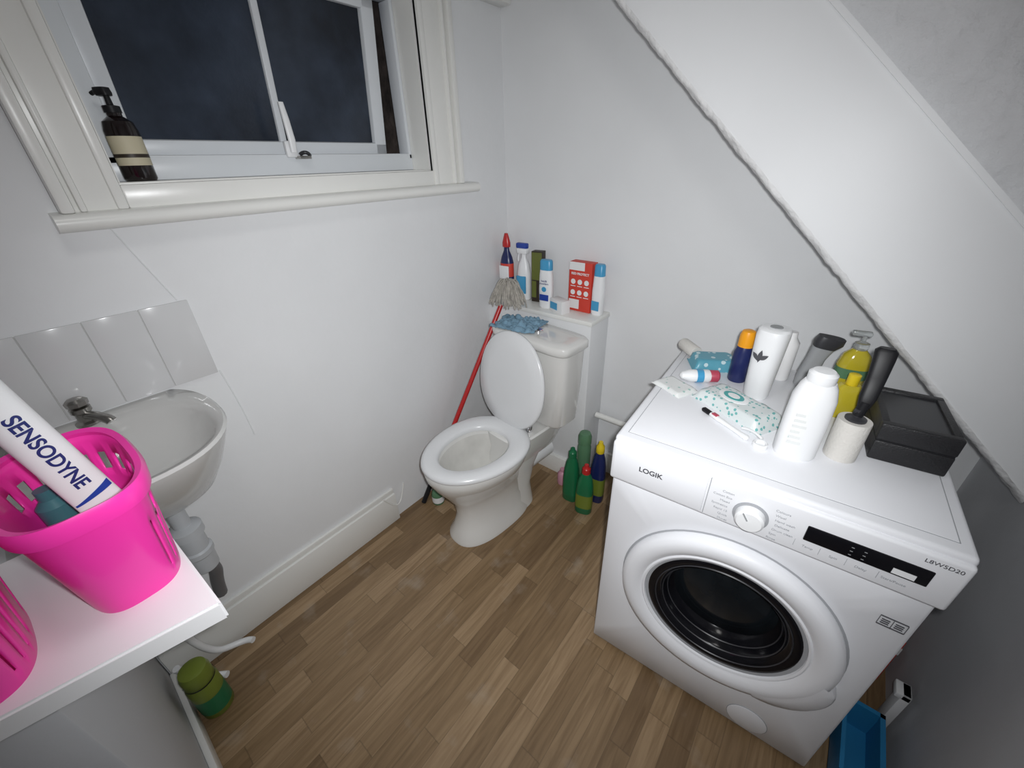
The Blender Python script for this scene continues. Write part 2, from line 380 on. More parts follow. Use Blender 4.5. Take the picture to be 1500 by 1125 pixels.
box('valve_knob',(-.168,.36,.37),(-.135,.40,.41),'black',tl,bev=.006)

# ------------------------------------------------------------ basin
bs=empty('wash_basin',(XW,-.002,.912))
def bl(cx,hx,hw,z,p=2.4,cy=0): return loop(cx,cy,hx,hw,z,56,p,0,.0005)
loft('bowl',[bl(.10,.05,.06,-.225),bl(.11,.09,.09,-.21),bl(.13,.14,.125,-.16),bl(.15,.18,.15,-.095),bl(.16,.210,.168,-.04),bl(.167,.223,.178,-.008),bl(.168,.227,.182,.004),bl(.168,.222,.177,.010),
 bl(.205,.170,.161,.006,2.3),bl(.208,.160,.151,-.006,2.3),bl(.21,.138,.135,-.05,2.2),bl(.21,.09,.095,-.100,2.1),bl(.21,.03,.03,-.115,2.)],'basin',bs,sharp=60)
lathe('waste',[(.02,0),(.02,.003),(.012,.002)],'chrome',bs,loc=(.21,0,-.114))
lathe('tap_body',[(.022,0),(.022,.006),(.014,.010),(.014,.028),(.018,.032),(.018,.042),(.008,.046)],'chromed',bs,loc=(.030,-.03,.006),n=20)
tube('tap_spout',[[(.03,-.03,.028),(.06,-.015,.032),(.085,.0,.030),(.092,.004,.018)]],.010,'chromed',bs)
lathe('tap_head',[(.006,0),(.019,.004),(.02,.014),(.014,.020),(.004,.022)],'chromed',bs,loc=(.03,-.03,.05),n=8)
lathe('second_tap',[(.020,0),(.020,.006),(.012,.010),(.012,.028),(.018,.032),(.018,.046),(.008,.05)],'chromed',bs,loc=(.03,-.115,.006),n=20)
tp=empty('waste_trap',(XW+.12,.01,0))
lathe('tail',[(.02,.60),(.02,.682)],'greyp',tp)
lathe('bottle_trap',[(.020,.44),(.030,.45),(.032,.50),(.036,.505),(.036,.52),(.031,.525),(.031,.57),(.038,.575),(.038,.60),(.022,.61)],'greyp',tp,n=24)
tube('trap_arm',[[(-.01,.0,.46),(-.02,.015,.42),(-.05,.01,.36),(-.085,-.0,.30),(-.095,-.005,.24)]],.017,'greyd',tp)
wp=empty('floor_pipework',(0,0,0))
tube('pipe_a',[[(XW+.04,-.12,.22),(XW+.04,-.10,.06),(XW+.045,-.05,.03),(XW+.055,.0,.022),(XW+.075,.01,.022)]],.010,'white',wp)
tube('pipe_b',[[(XW+.10,-.165,.16),(XW+.09,-.14,.04),(XW+.10,-.10,.02),(XW+.12,-.085,.02)]],.010,'white',wp)

# ------------------------------------------------------------ washing machine
wm=empty('washing_machine',(-.295,.731,0),.0596)
W,D,H=.60,.58,.85
boxes('cabinet',[((.003,.018,.018),(.02,D,.82)),((W-.02,.018,.018),(W-.003,D,.82)),((.003,D-.02,.018),(W-.003,D,.82)),((.003,.018,.018),(W-.003,D,.03))],'enamel',wm)
DX,DZ=.308,.43
def rectloop(x0,x1,z0,z1,y,n=72):
    pts=[]
    for i in range(n):
        t=2*PI*i/n; c_,s_=math.cos(t),math.sin(t)
        k=1e9
        if c_>1e-9: k=min(k,(x1-DX)/c_)
        if c_<-1e-9: k=min(k,(x0-DX)/c_)
        if s_>1e-9: k=min(k,(z1-DZ)/s_)
        if s_<-1e-9: k=min(k,(z0-DZ)/s_)
        pts.append([DX+k*c_,y,DZ+k*s_])
    for X,Z in ((x0,z0),(x0,z1),(x1,z0),(x1,z1)):
        j=min(range(n),key=lambda i:(pts[i][0]-X)**2+(pts[i][2]-Z)**2); pts[j]=[X,y,Z]
    return pts
circ=lambda r_,y:[(DX+r_*math.cos(2*PI*i/72),y,DZ+r_*math.sin(2*PI*i/72)) for i in range(72)]
loft('front_panel',[rectloop(.003,W-.003,.018,.735,.022),rectloop(.003,W-.003,.018,.735,.009),rectloop(.009,W-.009,.024,.729,.004),circ(.243,.004),circ(.238,.006),circ(.236,.05)],'enamel',wm,cap0=False,cap1=False,sharp=50)
box('plinth',(.02,.02,0),(W-.02,D-.03,.02),'darkgrey',wm)
box('top_plate',(0,-.008,.82),(W,D+.005,H),'enamel',wm,bev=.009,seg=3)
box('top_seam',(.021,.019,H-.002),(W-.021,D-.019,H+.0004),'seam',wm)
box('top_inset',(.0225,.0205,H-.002),(W-.0225,D-.0205,H+.0012),'enamel2',wm,bev=.001)
box('fascia',(0,-.016,.728),(W,.03,.838),'enamel2',wm,bev=.007,seg=3)
box('fascia_shadow_gap',(.004,-.003,.722),(W-.004,.02,.729),'seam',wm)
boxes('drawer_seams',[((.214,-.0165,.735),(.2155,-.01,.834))],'seam',wm)
box('drawer_front',(.006,-.019,.735),(.211,-.01,.832),'enamel2',wm,bev=.004)
FR=(PI/2,0,0)
text('logo','LOGIK',.018,'text',wm,(.095,-.0193,.788),FR,bold=.0004)
text('model_label','L8W5D20',.011,'text',wm,(.565,-.0163,.822),FR)
kz=.775; ku=.298
lathe('dial_ring',[(.032,0),(.032,.003),(.028,.004)],'seam',wm,loc=(ku,-.0155,kz),rot=(PI/2,0,0),n=40)
lathe('dial',[(.027,0),(.026,.016),(.022,.021),(.001,.022)],'white',wm,loc=(ku,-.018,kz),rot=(PI/2,0,0),n=40)
box('dial_mark',(-.001,-.0015,.006),(.001,.001,.024),'grey',wm,loc=(ku,-.0405,kz),rot=(0,-.6,0))
for i,s in enumerate(['Cotton','Cotton Eco','Mixed','Synthetics','Rapid 15','Quick','Duvet']):
    text('label_l%d'%i,s,.0075,'seam',wm,(ku-.036-.006*(1-abs(i-3)/3),-.0163,kz+.036-.012*i),FR,align='RIGHT')
for i,s in enumerate(['Colours','Wool','Hand wash','Delicate','Drum clean','Spin','Rinse']):
    text('label_r%d'%i,s,.0075,'seam',wm,(ku+.036+.006*(1-abs(i-3)/3),-.0163,kz+.036-.012*i),FR,align='LEFT')
box('display',(.388,-.0185,.768),(.562,-.012,.804),'blackg',wm,bev=.002)
box('display_label',(.515,-.0192,.772),(.545,-.0183,.784),'white',wm)
for i,x in enumerate((.40,.44,.48,.525)):
    text('key_%d'%i,['Temp','Spin','Delay','Start/Pause'][i],.0075,'seam',wm,(x,-.0163,.752),FR)
    box('key_bar%d'%i,(x-.022,-.0168,.745),(x-.0214,-.0155,.762),'seam',wm)
boxes('led_row',[((.455+.018*i,-.0190,.775+.009*j),(.459+.018*i,-.0183,.7762+.009*j)) for i in range(2) for j in range(3)],'grey',wm)
boxes('manual_icon',[((.545,0.002,.622),(.5455,.0045,.645)),((.565,.002,.620),(.5655,.0045,.643)),((.585,.002,.622),(.5855,.0045,.645)),((.545,.002,.645),(.565,.0045,.6465)),((.565,.002,.645),(.585,.0045,.6465)),((.545,.002,.621),(.565,.0045,.6225)),((.565,.002,.621),(.585,.0045,.6225))]+[((.549+.02*s,.002,.627+.005*k),(.561+.02*s,.0045,.6285+.005*k)) for s in (0,1) for k in (0,1,2)],'text',wm)
dr=empty('door',(DX,.004,DZ),rot=(PI/2,0,0)); dr.parent=wm
def annul(name,prof,m): return lathe(name,prof,m,dr,n=72,cap0=False,cap1=False,sharp=50)
annul('door_ring',[(.240,.0),(.240,.016),(.235,.026),(.222,.031),(.205,.030),(.192,.024),(.186,.019),(.182,.0215),(.178,.020),(.176,.006),(.176,-.02)],'enamel2')
annul('door_seam',[(.245,.0003),(.240,.0006)],'seam')
annul('door_gasket',[(.177,.015),(.172,.016),(.166,.012)],'seam')
lathe('door_glass',[(.174,.010),(.168,.0145),(.158,.015),(.142,.010),(.134,-.006),(.128,-.024),(.122,-.04),(.116,-.048)],'blackg',dr,n=72,cap0=False,cap1=False,sharp=70)
for k,(rr,zz) in enumerate(((.150,.0135),(.136,.001),(.1285,-.018))):
    annul('glass_ridge%d'%k,[(rr+.0016,zz),(rr,zz+.0022),(rr-.0016,zz)],'darkgrey')
lathe('drum_window',[(.119,-.045),(.100,-.036),(.07,-.026),(.035,-.020),(.001,-.019)],'doorg',dr,n=72,cap0=False,cap1=True,sharp=70)
bm=bmesh.new(); rs=[]
a0,a1=math.radians(-58),math.radians(-8)
for i in range(17):
    t=a0+(a1-a0)*i/16; w=.034*max(0,math.sin(PI*i/16))**.5
    rs.append([bm.verts.new((q*math.cos(t),q*math.sin(t),z)) for q,z in ((.212,.0305),(.232,.0305),(.236+w*.8,.025),(.238+w,.017),(.238+w,.0))])
for i in range(16):
    for k in range(4): bm.faces.new((rs[i][k],rs[i][k+1],rs[i+1][k+1],rs[i+1][k]))
finish(bm,'door_handle','enamel2',dr,sharp=60)
lathe('filter_cover',[(.047,0),(.047,.0025),(.044,.004),(.001,.004)],'enamel',wm,loc=(.45,.005,.075),rot=FR,n=40)
lathe('filter_seam',[(.0485,0),(.0485,.001)],'seam',wm,loc=(.45,.004,.075),rot=FR,n=40)

# ------------------------------------------------------------ shelf top
bm=bmesh.new()
def poly(bm,pts,z0,z1,bev=.003):
    lo=[bm.verts.new((x,y,z0)) for x,y in pts]; hi=[bm.verts.new((x,y,z1)) for x,y in pts]; n=len(pts)
    bm.faces.new(lo[::-1]); bm.faces.new(hi)
    for i in range(n): bm.faces.new((lo[i],lo[(i+1)%n],hi[(i+1)%n],hi[i]))
    bmesh.ops.bevel(bm,geom=list(bm.edges),offset=bev,segments=2,affect='EDGES')
poly(bm,[(-.502,-.003),(-.83,-.018),(-.83,-.62),(-.64,-.62)],.887,.92)
finish(bm,'shelf','shelf')

def caddy(name,x,y,rz,hx=.110,hy=.064):
    e=empty(name,(x,y,.921),rz)
    bm=bmesh.new(); n=96
    zs=[0,.004,.02,.035,.05,.065,.08,.095,.108,.122,.136,.155,.168]
    rings=[]
    for z in zs:
        t=z/.168; k=.76+.24*t
        rings.append([bm.verts.new(p) for p in loop(0,0,hx*k,hy*k,z,n,3.0)])
    for k in range(len(zs)-1):
        for i in range(n):
            slot = (k in (8,9) and 14<=i<=66 and i%6 in (1,2,3)) or (k in (2,3,4,5,6,7) and (i%4==1) and 6<=i<=30)
            if slot: continue
            bm.faces.new((rings[k][i],rings[k][(i+1)%n],rings[k+1][(i+1)%n],rings[k+1][i]))
    bm.faces.new(rings[0][::-1])
    o=finish(bm,'basket_wall','pink',e,sharp=60)
    s=o.modifiers.new('t','SOLIDIFY'); s.thickness=.003; s.offset=0
    R1=[loop(0,0,hx+.001,hy+.001,.150,n,3.0),loop(0,0,hx+.005,hy+.005,.148,n,3.0),loop(0,0,hx+.007,hy+.007,.166,n,3.0),loop(0,0,hx+.004,hy+.004,.173,n,3.0),loop(0,0,hx-.003,hy-.003,.170,n,3.0)]
    loft('rim',R1+[R1[0]],'pink',e,cap0=False,cap1=False)
    return e
cd=caddy('storage_basket',-.672,-.064,math.radians(3))
cd2=caddy('storage_basket',-.648,-.212,math.radians(3))
tb=empty('toothpaste_tube',(-.678,-.046,1.005))
tip=Vector((-.684,-.086,1.262))
zax=(tip-Vector(tb.location)).normalized(); view=(CAM-Vector((-.68,-.07,1.12))).normalized(); yax=-(view-zax*view.dot(zax)).normalized(); xax=yax.cross(zax)
mm=Matrix((xax,yax,zax)).transposed(); tb.rotation_mode='QUATERNION'; tb.rotation_quaternion=mm.to_quaternion()
TL=.24
def tp_(z):
    t=z/TL; hx=.0225; hy=.002+.015*min(1,(t)*1.4)**.7
    return hx-.002*t,hy
loft('tube_body',[loop(0,0,*tp_(z),z,40,2.2) for z in [0,.004,.012,.03,.05,.08,.11,.14,.17,.20,TL-.01]]+[loop(0,0,.016,.016,TL,40,2)],'white',tb)
lathe('tube_cap',[(.017,TL),(.019,TL+.004),(.017,TL+.035),(.015,TL+.037)],'white',tb)
def wrap(co):
    z=.118-co.x; x=co.y*1.0
    hx,hy=tp_(z); xx=max(-.98,min(.98,x/hx)); y=-hy*(1-abs(xx)**2.2)**(1/2.2)-.0004-co.z
    return Vector((x,y,z))
text('tube_text','SENSODYNE',.0205,'textw',tb,(0,0,0),(0,0,0),fn=wrap,bold=.0005)
def onsurf(x,z,o=.0006):
    hx,hy=tp_(max(z,.002)); xx=max(-.98,min(.98,x/hx)); return Vector((x,-hy*(1-abs(xx)**2.2)**(1/2.2)-o,z))
bm=bmesh.new(); pr=None
for i in range(21):
    y=-.0205+.041*i/20; z0=.052-.5*abs(y-.02)*.6; th=.003+.008*(i/20)
    cur=[bm.verts.new(onsurf(y,z0-th)),bm.verts.new(onsurf(y,z0))]
    if pr: bm.faces.new((pr[0],pr[1],cur[1],cur[0]))
    pr=cur
finish(bm,'tube_swoosh','blue',tb)
e=empty('hair_product_bottle',(-.735,-.092,.926)); lathe('body',[(.016,0),(.018,.01),(.018,.10),(.010,.11),(.010,.125)],'teald2',e)

def bottle(name,x,y,z,prof,mids,mats,rz=0,sx=1,sy=1,rot=None):
    e=empty(name,(x,y,z),rz,rot); lathe('body',prof,mats,e,sx=sx,sy=sy,mids=mids); return e
LZ=.8425
e=bottle('toilet_cleaner_bottle',-1.212,1.450,LZ,[(.030,0),(.034,.006),(.034,.10),(.034,.16),(.026,.19),(.014,.215),(.013,.23),(.020,.232),(.020,.25),(.013,.275),(.008,.29)],[0,0,1,0,0,0,2,2,2,2,2],['navy','redbox','red'],sy=.75)
box('label',(-.028,-.0265,.09),(.028,-.022,.15),'white',e,bev=.002)
e=bottle('spray_bottle',-1.128,1.470,LZ,[(.032,0),(.036,.006),(.036,.12),(.028,.16),(.013,.19),(.013,.205)],None,'white',sy=.7)
box('label',(-.026,-.0262,.03),(.026,-.02,.11),'cyan',e,bev=.002)
box('spray_head',(-.034,-.014,.205),(.024,.014,.230),'white',e,bev=.006)
box('spray_cap_top',(-.038,-.011,.228),(.022,.011,.252),'blue',e,bev=.006)
tube('trigger',[[(-.022,0,.21),(-.034,0,.195),(-.032,0,.17)]],.005,'white',e)
e=empty('hair_dye_box',(-1.050,1.475,LZ),.15)
box('carton',(-.026,-.018,0),(.026,.018,.225),'dark',e,bev=.001)
box('front_print',(-.0245,-.0188,.10),(.0245,-.0178,.22),'olive',e)
box('lower_print',(-.0245,-.0188,.02),(-.002,-.0178,.095),'olive',e)
e=empty('shampoo_bottle',(-.966,1.415,LZ),.05)
loft('body',[loop(0,0,.026,.015,0,32,2.6),loop(0,0,.031,.018,.008,32,2.6),loop(0,0,.033,.019,.08,32,2.6),loop(0,0,.031,.018,.14,32,2.6),loop(0,0,.028,.017,.165,32,2.6)],'white',e)
loft('cap',[loop(0,0,.0285,.0175,.165,32,2.6),loop(0,0,.028,.017,.20,32,2.6),loop(0,0,.024,.014,.207,32,2.6)],'cyan',e)
box('label_band',(-.022,-.0205,.035),(.022,-.017,.062),'blue',e,bev=.001)
text('label_text','head&\nshoulders',.0115,'textw',e,(0,-.0202,.115),FR)
lathe('label_dot',[(.011,0),(.011,.003)],'cyan',e,loc=(0,-.0175,.085),rot=FR)
e=empty('toothpaste_carton',(-.885,1.40,LZ),-.35)
box('carton',(-.042,-.022,0),(.042,.022,.055),'whitem',e,bev=.001)
box('print',(-.038,-.0226,.012),(.01,-.0216,.042),'cyan',e)
e=empty('medicine_box',(-.82,1.470,LZ),-.03)
box('carton',(-.054,-.022,0),(.054,.022,.205),'redbox',e,bev=.0015)
box('white_band',(-.0535,-.0227,.172),(.020,-.0215,.2045),'whitem',e)
text('title','RED PROTECT',.013,'whitem',e,(0,-.0230,.158),FR,bold=.0004)
for i in range(3):
    for j in range(2):
        lathe('icon',[(.011,0),(.011,.001)],'whitem',e,loc=(-.032+.032*i,-.0218,.125-.045*j),rot=FR,n=16)
        box('icon_text',(-.044+.032*i,-.0226,.105-.045*j),(-.020+.032*i,-.0218,.108-.045*j),'whitem',e)
box('low_print',(-.05,-.0227,.01),(.0,-.0215,.05),'whitem',e)
e=empty('conditioner_bottle',(-.738,1.46,LZ),-.1)
loft('body',[loop(0,0,.022,.018,0,32,2.6),loop(0,0,.026,.02,.008,32,2.6),loop(0,0,.026,.02,.10,32,2.6),loop(0,0,.022,.018,.16,32,2.6)],'white',e)
loft('cap',[loop(0,0,.022,.018,.16,32,2.6),loop(0,0,.021,.017,.20,32,2.6),loop(0,0,.017,.014,.206,32,2.6)],'cyan',e)
box('label',(-.018,-.0215,.02),(.018,-.019,.06),'cyan',e,bev=.001)

def crumple(name,cx,cy,z0,w,l,m,amp=.02,seed=1,fold=30):
    bm=bmesh.new(); n=40; g=[]
    for i in range(n+1):
        row=[]
        for j in range(n+1):
            u,v=i/n-.5,j/n-.5
            ang=math.atan2(v,u); rr=max(abs(u),abs(v))*2
            q=noise.noise(Vector((u*6,v*6,seed)))+.5*noise.noise(Vector((u*14,v*14,seed+5)))
            k=1+.25*noise.noise(Vector((math.cos(ang)*1.5,math.sin(ang)*1.5,seed)))
            z=abs(q)*amp*2*(1-.6*rr**2)+.004+.010*(1-rr)
            row.append(bm.verts.new((u*w*k+.006*q,v*l*k+.006*noise.noise(Vector((v*9,u*9,seed))),max(z,.001))))
        g.append(row)
    for i in range(n):
        for j in range(n): bm.faces.new((g[i][j],g[i+1][j],g[i+1][j+1],g[i][j+1]))
    o=finish(bm,name,m,None,(cx,cy,z0),(0,0,.2),sharp=180)
    s=o.modifiers.new('t','SOLIDIFY'); s.thickness=.003; s.offset=1
    return o
crumple('cleaning_cloth',-.992,1.258,.802,.20,.15,'cloth',.020,3)

# mop
mp=empty('mop',(0,0,0))
P0=Vector((-1.225,.785,.004)); P1=Vector((-1.128,1.305,.865)); dv=(P1-P0)
tube('pole',[[P0.lerp(P1,.10),P1]],.0105,'red',mp,smooth=False)
tube('pole_tip',[[P0,P0.lerp(P1,.10)]],.0115,'black',mp,smooth=False)
lathe('socket',[(.014,0),(.024,.01),(.028,.05),(.020,.055)],'grey',mp,loc=P1-dv.normalized()*.01,rot=dv.to_track_quat('Z','Y').to_euler(),n=20)
hp=P1+dv.normalized()*.035
paths=[]
for i in range(130):
    sx_=random.uniform(-.045,.11); sy_=random.uniform(-.05,.01)
    top=hp+Vector((.02+sx_*.25,sy_*.4,.055+.055*random.random()))
    e1=hp+Vector((.012+sx_*.75,sy_*.9,.035+.03*random.random()))
    e2=hp+Vector((.005+sx_*1.1,sy_*1.1-.01,-.005-.035*random.random()))
    for p_ in (e1,e2,top): p_.y=min(p_.y,1.352); p_.x=max(p_.x,-1.245)
    paths.append([hp,top,e1,(e1+e2)/2+Vector((random.uniform(-.012,.012),-.008,0)),e2])
tube('yarn_head',paths,.0027,'mop',mp,res=4)

def bleach(name,x,y,h,body,cap,label,rz=0,w=1):
    e=empty(name,(x,y,.0),rz)
    loft('body',[loop(0,0,.034*w,.026*w,0,32,2.8),loop(0,0,.038*w,.030*w,.008,32,2.8),loop(0,0,.038*w,.030*w,h*.45,32,2.8),loop(0,0,.035*w,.028*w,h*.6,32,2.6),loop(0,0,.028*w,.024*w,h*.74,32,2.3),loop(0,0,.015,.015,h*.84,32,2)],body,e)
    lathe('cap',[(.017,h*.83),(.019,h*.84),(.018,h*.93),(.011,h*.96),(.009,h)],cap,e,n=20)
    loft('label',[loop(0,0,.0386*w,.0306*w,h*.14,32,2.8),loop(0,0,.0386*w,.0306*w,h*.42,32,2.8)],label,e,cap0=False,cap1=False)
    return e
bleach('bleach_bottle',-.600,1.205,.27,'green','red','greenc',.3)
bleach('bleach_bottle',-.588,1.300,.34,'navy','yellow','greenc',.1,.9)
bleach('bleach_bottle',-.688,1.235,.30,'green','green','green',.1,.95)
e=bottle('aerosol_can',-.672,1.310,0,[(.028,0),(.031,.006),(.031,.27),(.026,.29),(.030,.292),(.030,.33),(.024,.345),(.008,.348)],None,'greenp')
e=bottle('drain_cleaner_bottle',-1.175,.835,0,[(.026,0),(.028,.006),(.028,.05),(.022,.07),(.012,.08),(.012,.10)],None,'greenp')
lathe('label',[(.0285,.012),(.0285,.045)],'white',e,cap0=False,cap1=False)
e=bottle('air_freshener_refill',-.775,1.30,0,[(.022,0),(.024,.01),(.024,.06),(.018,.07),(.012,.075),(.012,.09)],None,'pinkt')
e=bottle('air_freshener_can',-1.085,-.132,0,[(.036,0),(.040,.006),(.040,.135),(.036,.150),(.037,.152),(.037,.185),(.033,.202),(.020,.208)],[0,0,0,1,1,1,1,1],['greenc','greenc'])
lathe('label',[(.0406,.025),(.0406,.095)],'green',e,cap0=False,cap1=False)
lathe('cap_gap',[(.0385,.149),(.0385,.154)],'black',e,cap0=False,cap1=False)

e=empty('soap_dispenser',(XW-.032,.262,1.397),.5)
lathe('body',[(.027,0),(.030,.005),(.030,.095),(.026,.112),(.013,.122),(.013,.13)],'amber',e)
lathe('label',[(.0304,.03),(.0304,.085)],'cream',e,cap0=False,cap1=False)
lathe('label_band',[(.0307,.045),(.0307,.052)],'dark',e,cap0=False,cap1=False)
lathe('pump_collar',[(.015,.128),(.015,.14),(.006,.142),(.005,.16)],'black',e,n=20)
loft('pump_head',[loop(-.004,0,.014,.010,.158,20,3),loop(-.006,0,.017,.011,.163,20,3),loop(-.006,0,.015,.010,.172,20,3)],'black',e)
tube('nozzle',[[(-.01,0,.166),(-.025,0,.167),(-.035,0,.163)]],.004,'black',e)

# ------------------------------------------------------------ items on the washer
T=.8515
e=empty('talcum_bottle',(.035,.885,T),.2)
loft('body',[loop(0,0,.034,.024,0,40,2.5),loop(0,0,.038,.028,.008,40,2.5),loop(0,0,.038,.028,.09,40,2.5),loop(0,0,.037,.027,.14,40,2.4),loop(0,0,.031,.024,.165,40,2.2),loop(0,0,.026,.022,.175,40,2)],'white',e)
lathe('cap',[(.023,.174),(.024,.178),(.024,.192),(.018,.198),(.001,.199)],'white',e)
boxes('label_print',[((-.024+.0,-.0283,.04+.013*k),(-.024+.024-.004*(k%3),-.0270,.046+.013*k)) for k in range(6)],'wipes2',e)
e=empty('fragrance_dispenser',(-.078,1.10,T),-.3)
loft('body',[loop(0,0,.026,.024,0,40,2.3),loop(0,0,.029,.027,.006,40,2.3),loop(0,0,.033,.030,.10,40,2.3),loop(0,0,.036,.033,.17,40,2.3),loop(0,.003,.035,.032,.185,40,2.3),loop(0,.006,.031,.027,.190,40,2.3)],'white',e)
lathe('top_vent',[(.014,0),(.014,.002),(.001,.001)],'grey',e,loc=(0,.005,.190))
def leaf(nm,x,z,ang,l,w,par):
    bm=bmesh.new(); vs=[]
    for s in (1,-1):
        for i in range(9):
            t=i/8 if s==1 else 1-i/8
            if s==-1 and i in(0,8): continue
            u=l*t; v=s*w*math.sin(PI*t)
            px=x+u*math.sin(ang)+v*math.cos(ang); pz=z+u*math.cos(ang)-v*math.sin(ang)
            vs.append(bm.verts.new((px,-.0305-.0022*(1 if abs(px)<.01 else .2)-(pz-.09)*.03,pz)))
    bm.faces.new(vs); finish(bm,nm,'text',par)
for i,(an,l) in enumerate(((0.1,.035),(-.7,.026),(.9,.026))): leaf('leaf_%d'%i,-.004,.105+.004*i,an,l,.0055,e)
e=empty('mouthwash_bottle',(-.138,1.165,T),.1)
lathe('body',[(.022,0),(.024,.004),(.024,.085),(.018,.105)],'navy',e)
lathe('cap',[(.0195,.104),(.0195,.135),(.016,.147),(.010,.150)],'orange',e)
def pack(name,x,y,z,rz,w,l,h,m,ry=0):
    e=empty(name,(x,y,z),rot=(0,ry,rz))
    bm=bmesh.new(); nx,ny=24,14; top=[];bot=[]
    for i in range(nx+1):
        a_=[];b_=[]
        for j in range(ny+1):
            u,v=i/nx*2-1,j/ny*2-1
            k=(max(0,1-abs(u)**6))**.5*(max(0,1-abs(v)**8))**.5
            if abs(u)>.9: k*=.3
            zt=h*k+.002+.003*k*noise.noise(Vector((u*6,v*5,x*9)))
            zt=min(zt,h)
            a_.append(bm.verts.new((u*w/2,v*l/2*(1-.04*math.cos(u*3)),max(.0015,zt))))
            b_.append(bm.verts.new((u*w/2,v*l/2*(1-.04*math.cos(u*3)),0)))
        top.append(a_);bot.append(b_)
    for i in range(nx):
        for j in range(ny):
            bm.faces.new((top[i][j],top[i+1][j],top[i+1][j+1],top[i][j+1])); bm.faces.new((bot[i][j],bot[i][j+1],bot[i+1][j+1],bot[i+1][j]))
    for i in range(nx):
        bm.faces.new((top[i][0],bot[i][0],bot[i+1][0],top[i+1][0])); bm.faces.new((top[i][ny],top[i+1][ny],bot[i+1][ny],bot[i][ny]))
    for j in range(ny):
        bm.faces.new((top[0][j],top[0][j+1],bot[0][j+1],bot[0][j])); bm.faces.new((top[nx][j],bot[nx][j],bot[nx][j+1],top[nx][j+1]))
    finish(bm,'pouch',m,e,sharp=70); return e
e=pack('wet_wipes_pack',-.100,.995,T,-.50,.20,.095,.030,'wipes')
lathe('flap',[(.032,.0285),(.032,.031),(.028,.032)],'white',e,sx=1.2,sy=.8,loc=(-.015,0,0))
lathe('flap_ring',[(.022,.0315),(.022,.0330),(.001,.0332)],'teal',e,sx=1.2,sy=.8,loc=(-.015,0,0))
lathe('flap_dot',[(.013,.0330),(.013,.0338),(.001,.034)],'white',e,sx=1.2,sy=.8,loc=(-.015,0,0))
e=pack('tissue_pack',-.262,1.02,T,-.45,.10,.07,.010,'wipes2')
e=pack('cotton_pad_pack',-.215,1.215,T,.5,.13,.085,.034,'teald')
e=empty('cream_tube',(-.218,1.090,T+.0195),rot=(0,math.radians(90),math.radians(32)))
lathe('body',[(.003,-.055),(.010,-.05),(.017,-.03),(.018,.02),(.014,.028)],'white',e,sy=1.1)
lathe('print',[(.0186,-.012),(.0186,.006)],'cyan',e,cap0=False,cap1=False,sy=1.1)
lathe('cap',[(.016,.024),(.017,.026),(.017,.046),(.013,.050)],'berry',e)
e=empty('bandage_roll',(-.300,1.262,T+.020),rot=(0,PI/2,-.75))
lathe('roll',[(.006,-.040),(.018,-.040),(.0195,-.035),(.0195,.035),(.018,.040),(.006,.040)],'lint',e)
e=empty('razor',(-.095,.900,T+.007),rot=(0,0,-.55))
def ovl(x,w,h_): return [(x,w*math.cos(t),h_*math.sin(t)) for t in [2*PI*i/16 for i in range(16)]]
loft('handle',[ovl(x,w,h_) for x,w,h_ in ((-.06,.003,.003),(-.055,.006,.005),(-.03,.007,.006),(0,.005,.005),(.03,.006,.005),(.05,.008,.006),(.055,.004,.003))],'white',e)
loft('end_cap',[ovl(x,w,h_) for x,w,h_ in ((-.082,.004,.003),(-.078,.007,.006),(-.062,.007,.006),(-.055,.0065,.005))],'black',e)
box('stripe',(-.05,-.005,.004),(-.035,.005,.0072),'berry',e,bev=.001)
e=empty('bottle_cap',(-.024,.866,T))
lathe('cap',[(.013,0),(.015,.002),(.015,.010),(.0125,.012),(.010,.011),(.009,.006),(.001,.006)],'white',e)
tube('cap_cord',[[(-.045,.045,.006),(-.03,.042,.012),(-.012,.03,.014),(.0,.018,.010)]],.0035,'white',e)
e=empty('lint_roller',(.112,.935,T))
lathe('paper_roll',[(.018,0),(.028,0),(.0285,.003),(.0285,.088),(.028,.090),(.018,.090)],'lint',e)
lathe('hub',[(.018,.0),(.018,.094),(.008,.098),(.007,.115)],'darkgrey',e,n=20)
tube('fork',[[(0,0,.100),(.004,.004,.13)]],.009,'black',e,smooth=False)
loft('handle',[loop(.003,.004,.010,.007,.12,20,3),loop(.004,.008,.014,.008,.14,20,3),loop(.006,.028,.015,.008,.175,20,3),loop(.006,.045,.017,.009,.205,20,3),loop(.005,.05,.018,.010,.222,20,3),loop(.005,.052,.012,.007,.228,20,3)],'black',e)
e=empty('dish_soap_bottle',(.098,1.235,T),.2)
loft('body',[loop(0,0,.03,.022,0,32,2.6),loop(0,0,.034,.025,.006,32,2.6),loop(0,0,.034,.025,.09,32,2.6),loop(0,0,.028,.022,.115,32,2.4),loop(0,0,.012,.012,.132,32,2)],'liquid',e)
loft('label',[loop(0,0,.0346,.0256,.055,32,2.6),loop(0,0,.0346,.0256,.082,32,2.6)],'greenp',e,cap0=False,cap1=False)
lathe('collar',[(.013,.128),(.015,.132),(.015,.146),(.005,.150),(.004,.166)],'clear',e,n=20)
box('pump',(-.028,-.008,.164),(.012,.008,.176),'clear',e,bev=.004)
e=empty('perfume_bottle',(.100,1.115,T),.3)
loft('body',[loop(0,0,.024,.016,0,32,4),loop(0,0,.027,.018,.004,32,4),loop(0,0,.027,.018,.075,32,4),loop(0,0,.018,.012,.085,32,3)],'liquid',e)
lathe('cap',[(.011,.085),(.012,.088),(.012,.11),(.009,.112)],'yellow',e,n=20)
e=empty('electric_shaver',(.008,1.225,T),rot=(0,math.radians(8),.3))
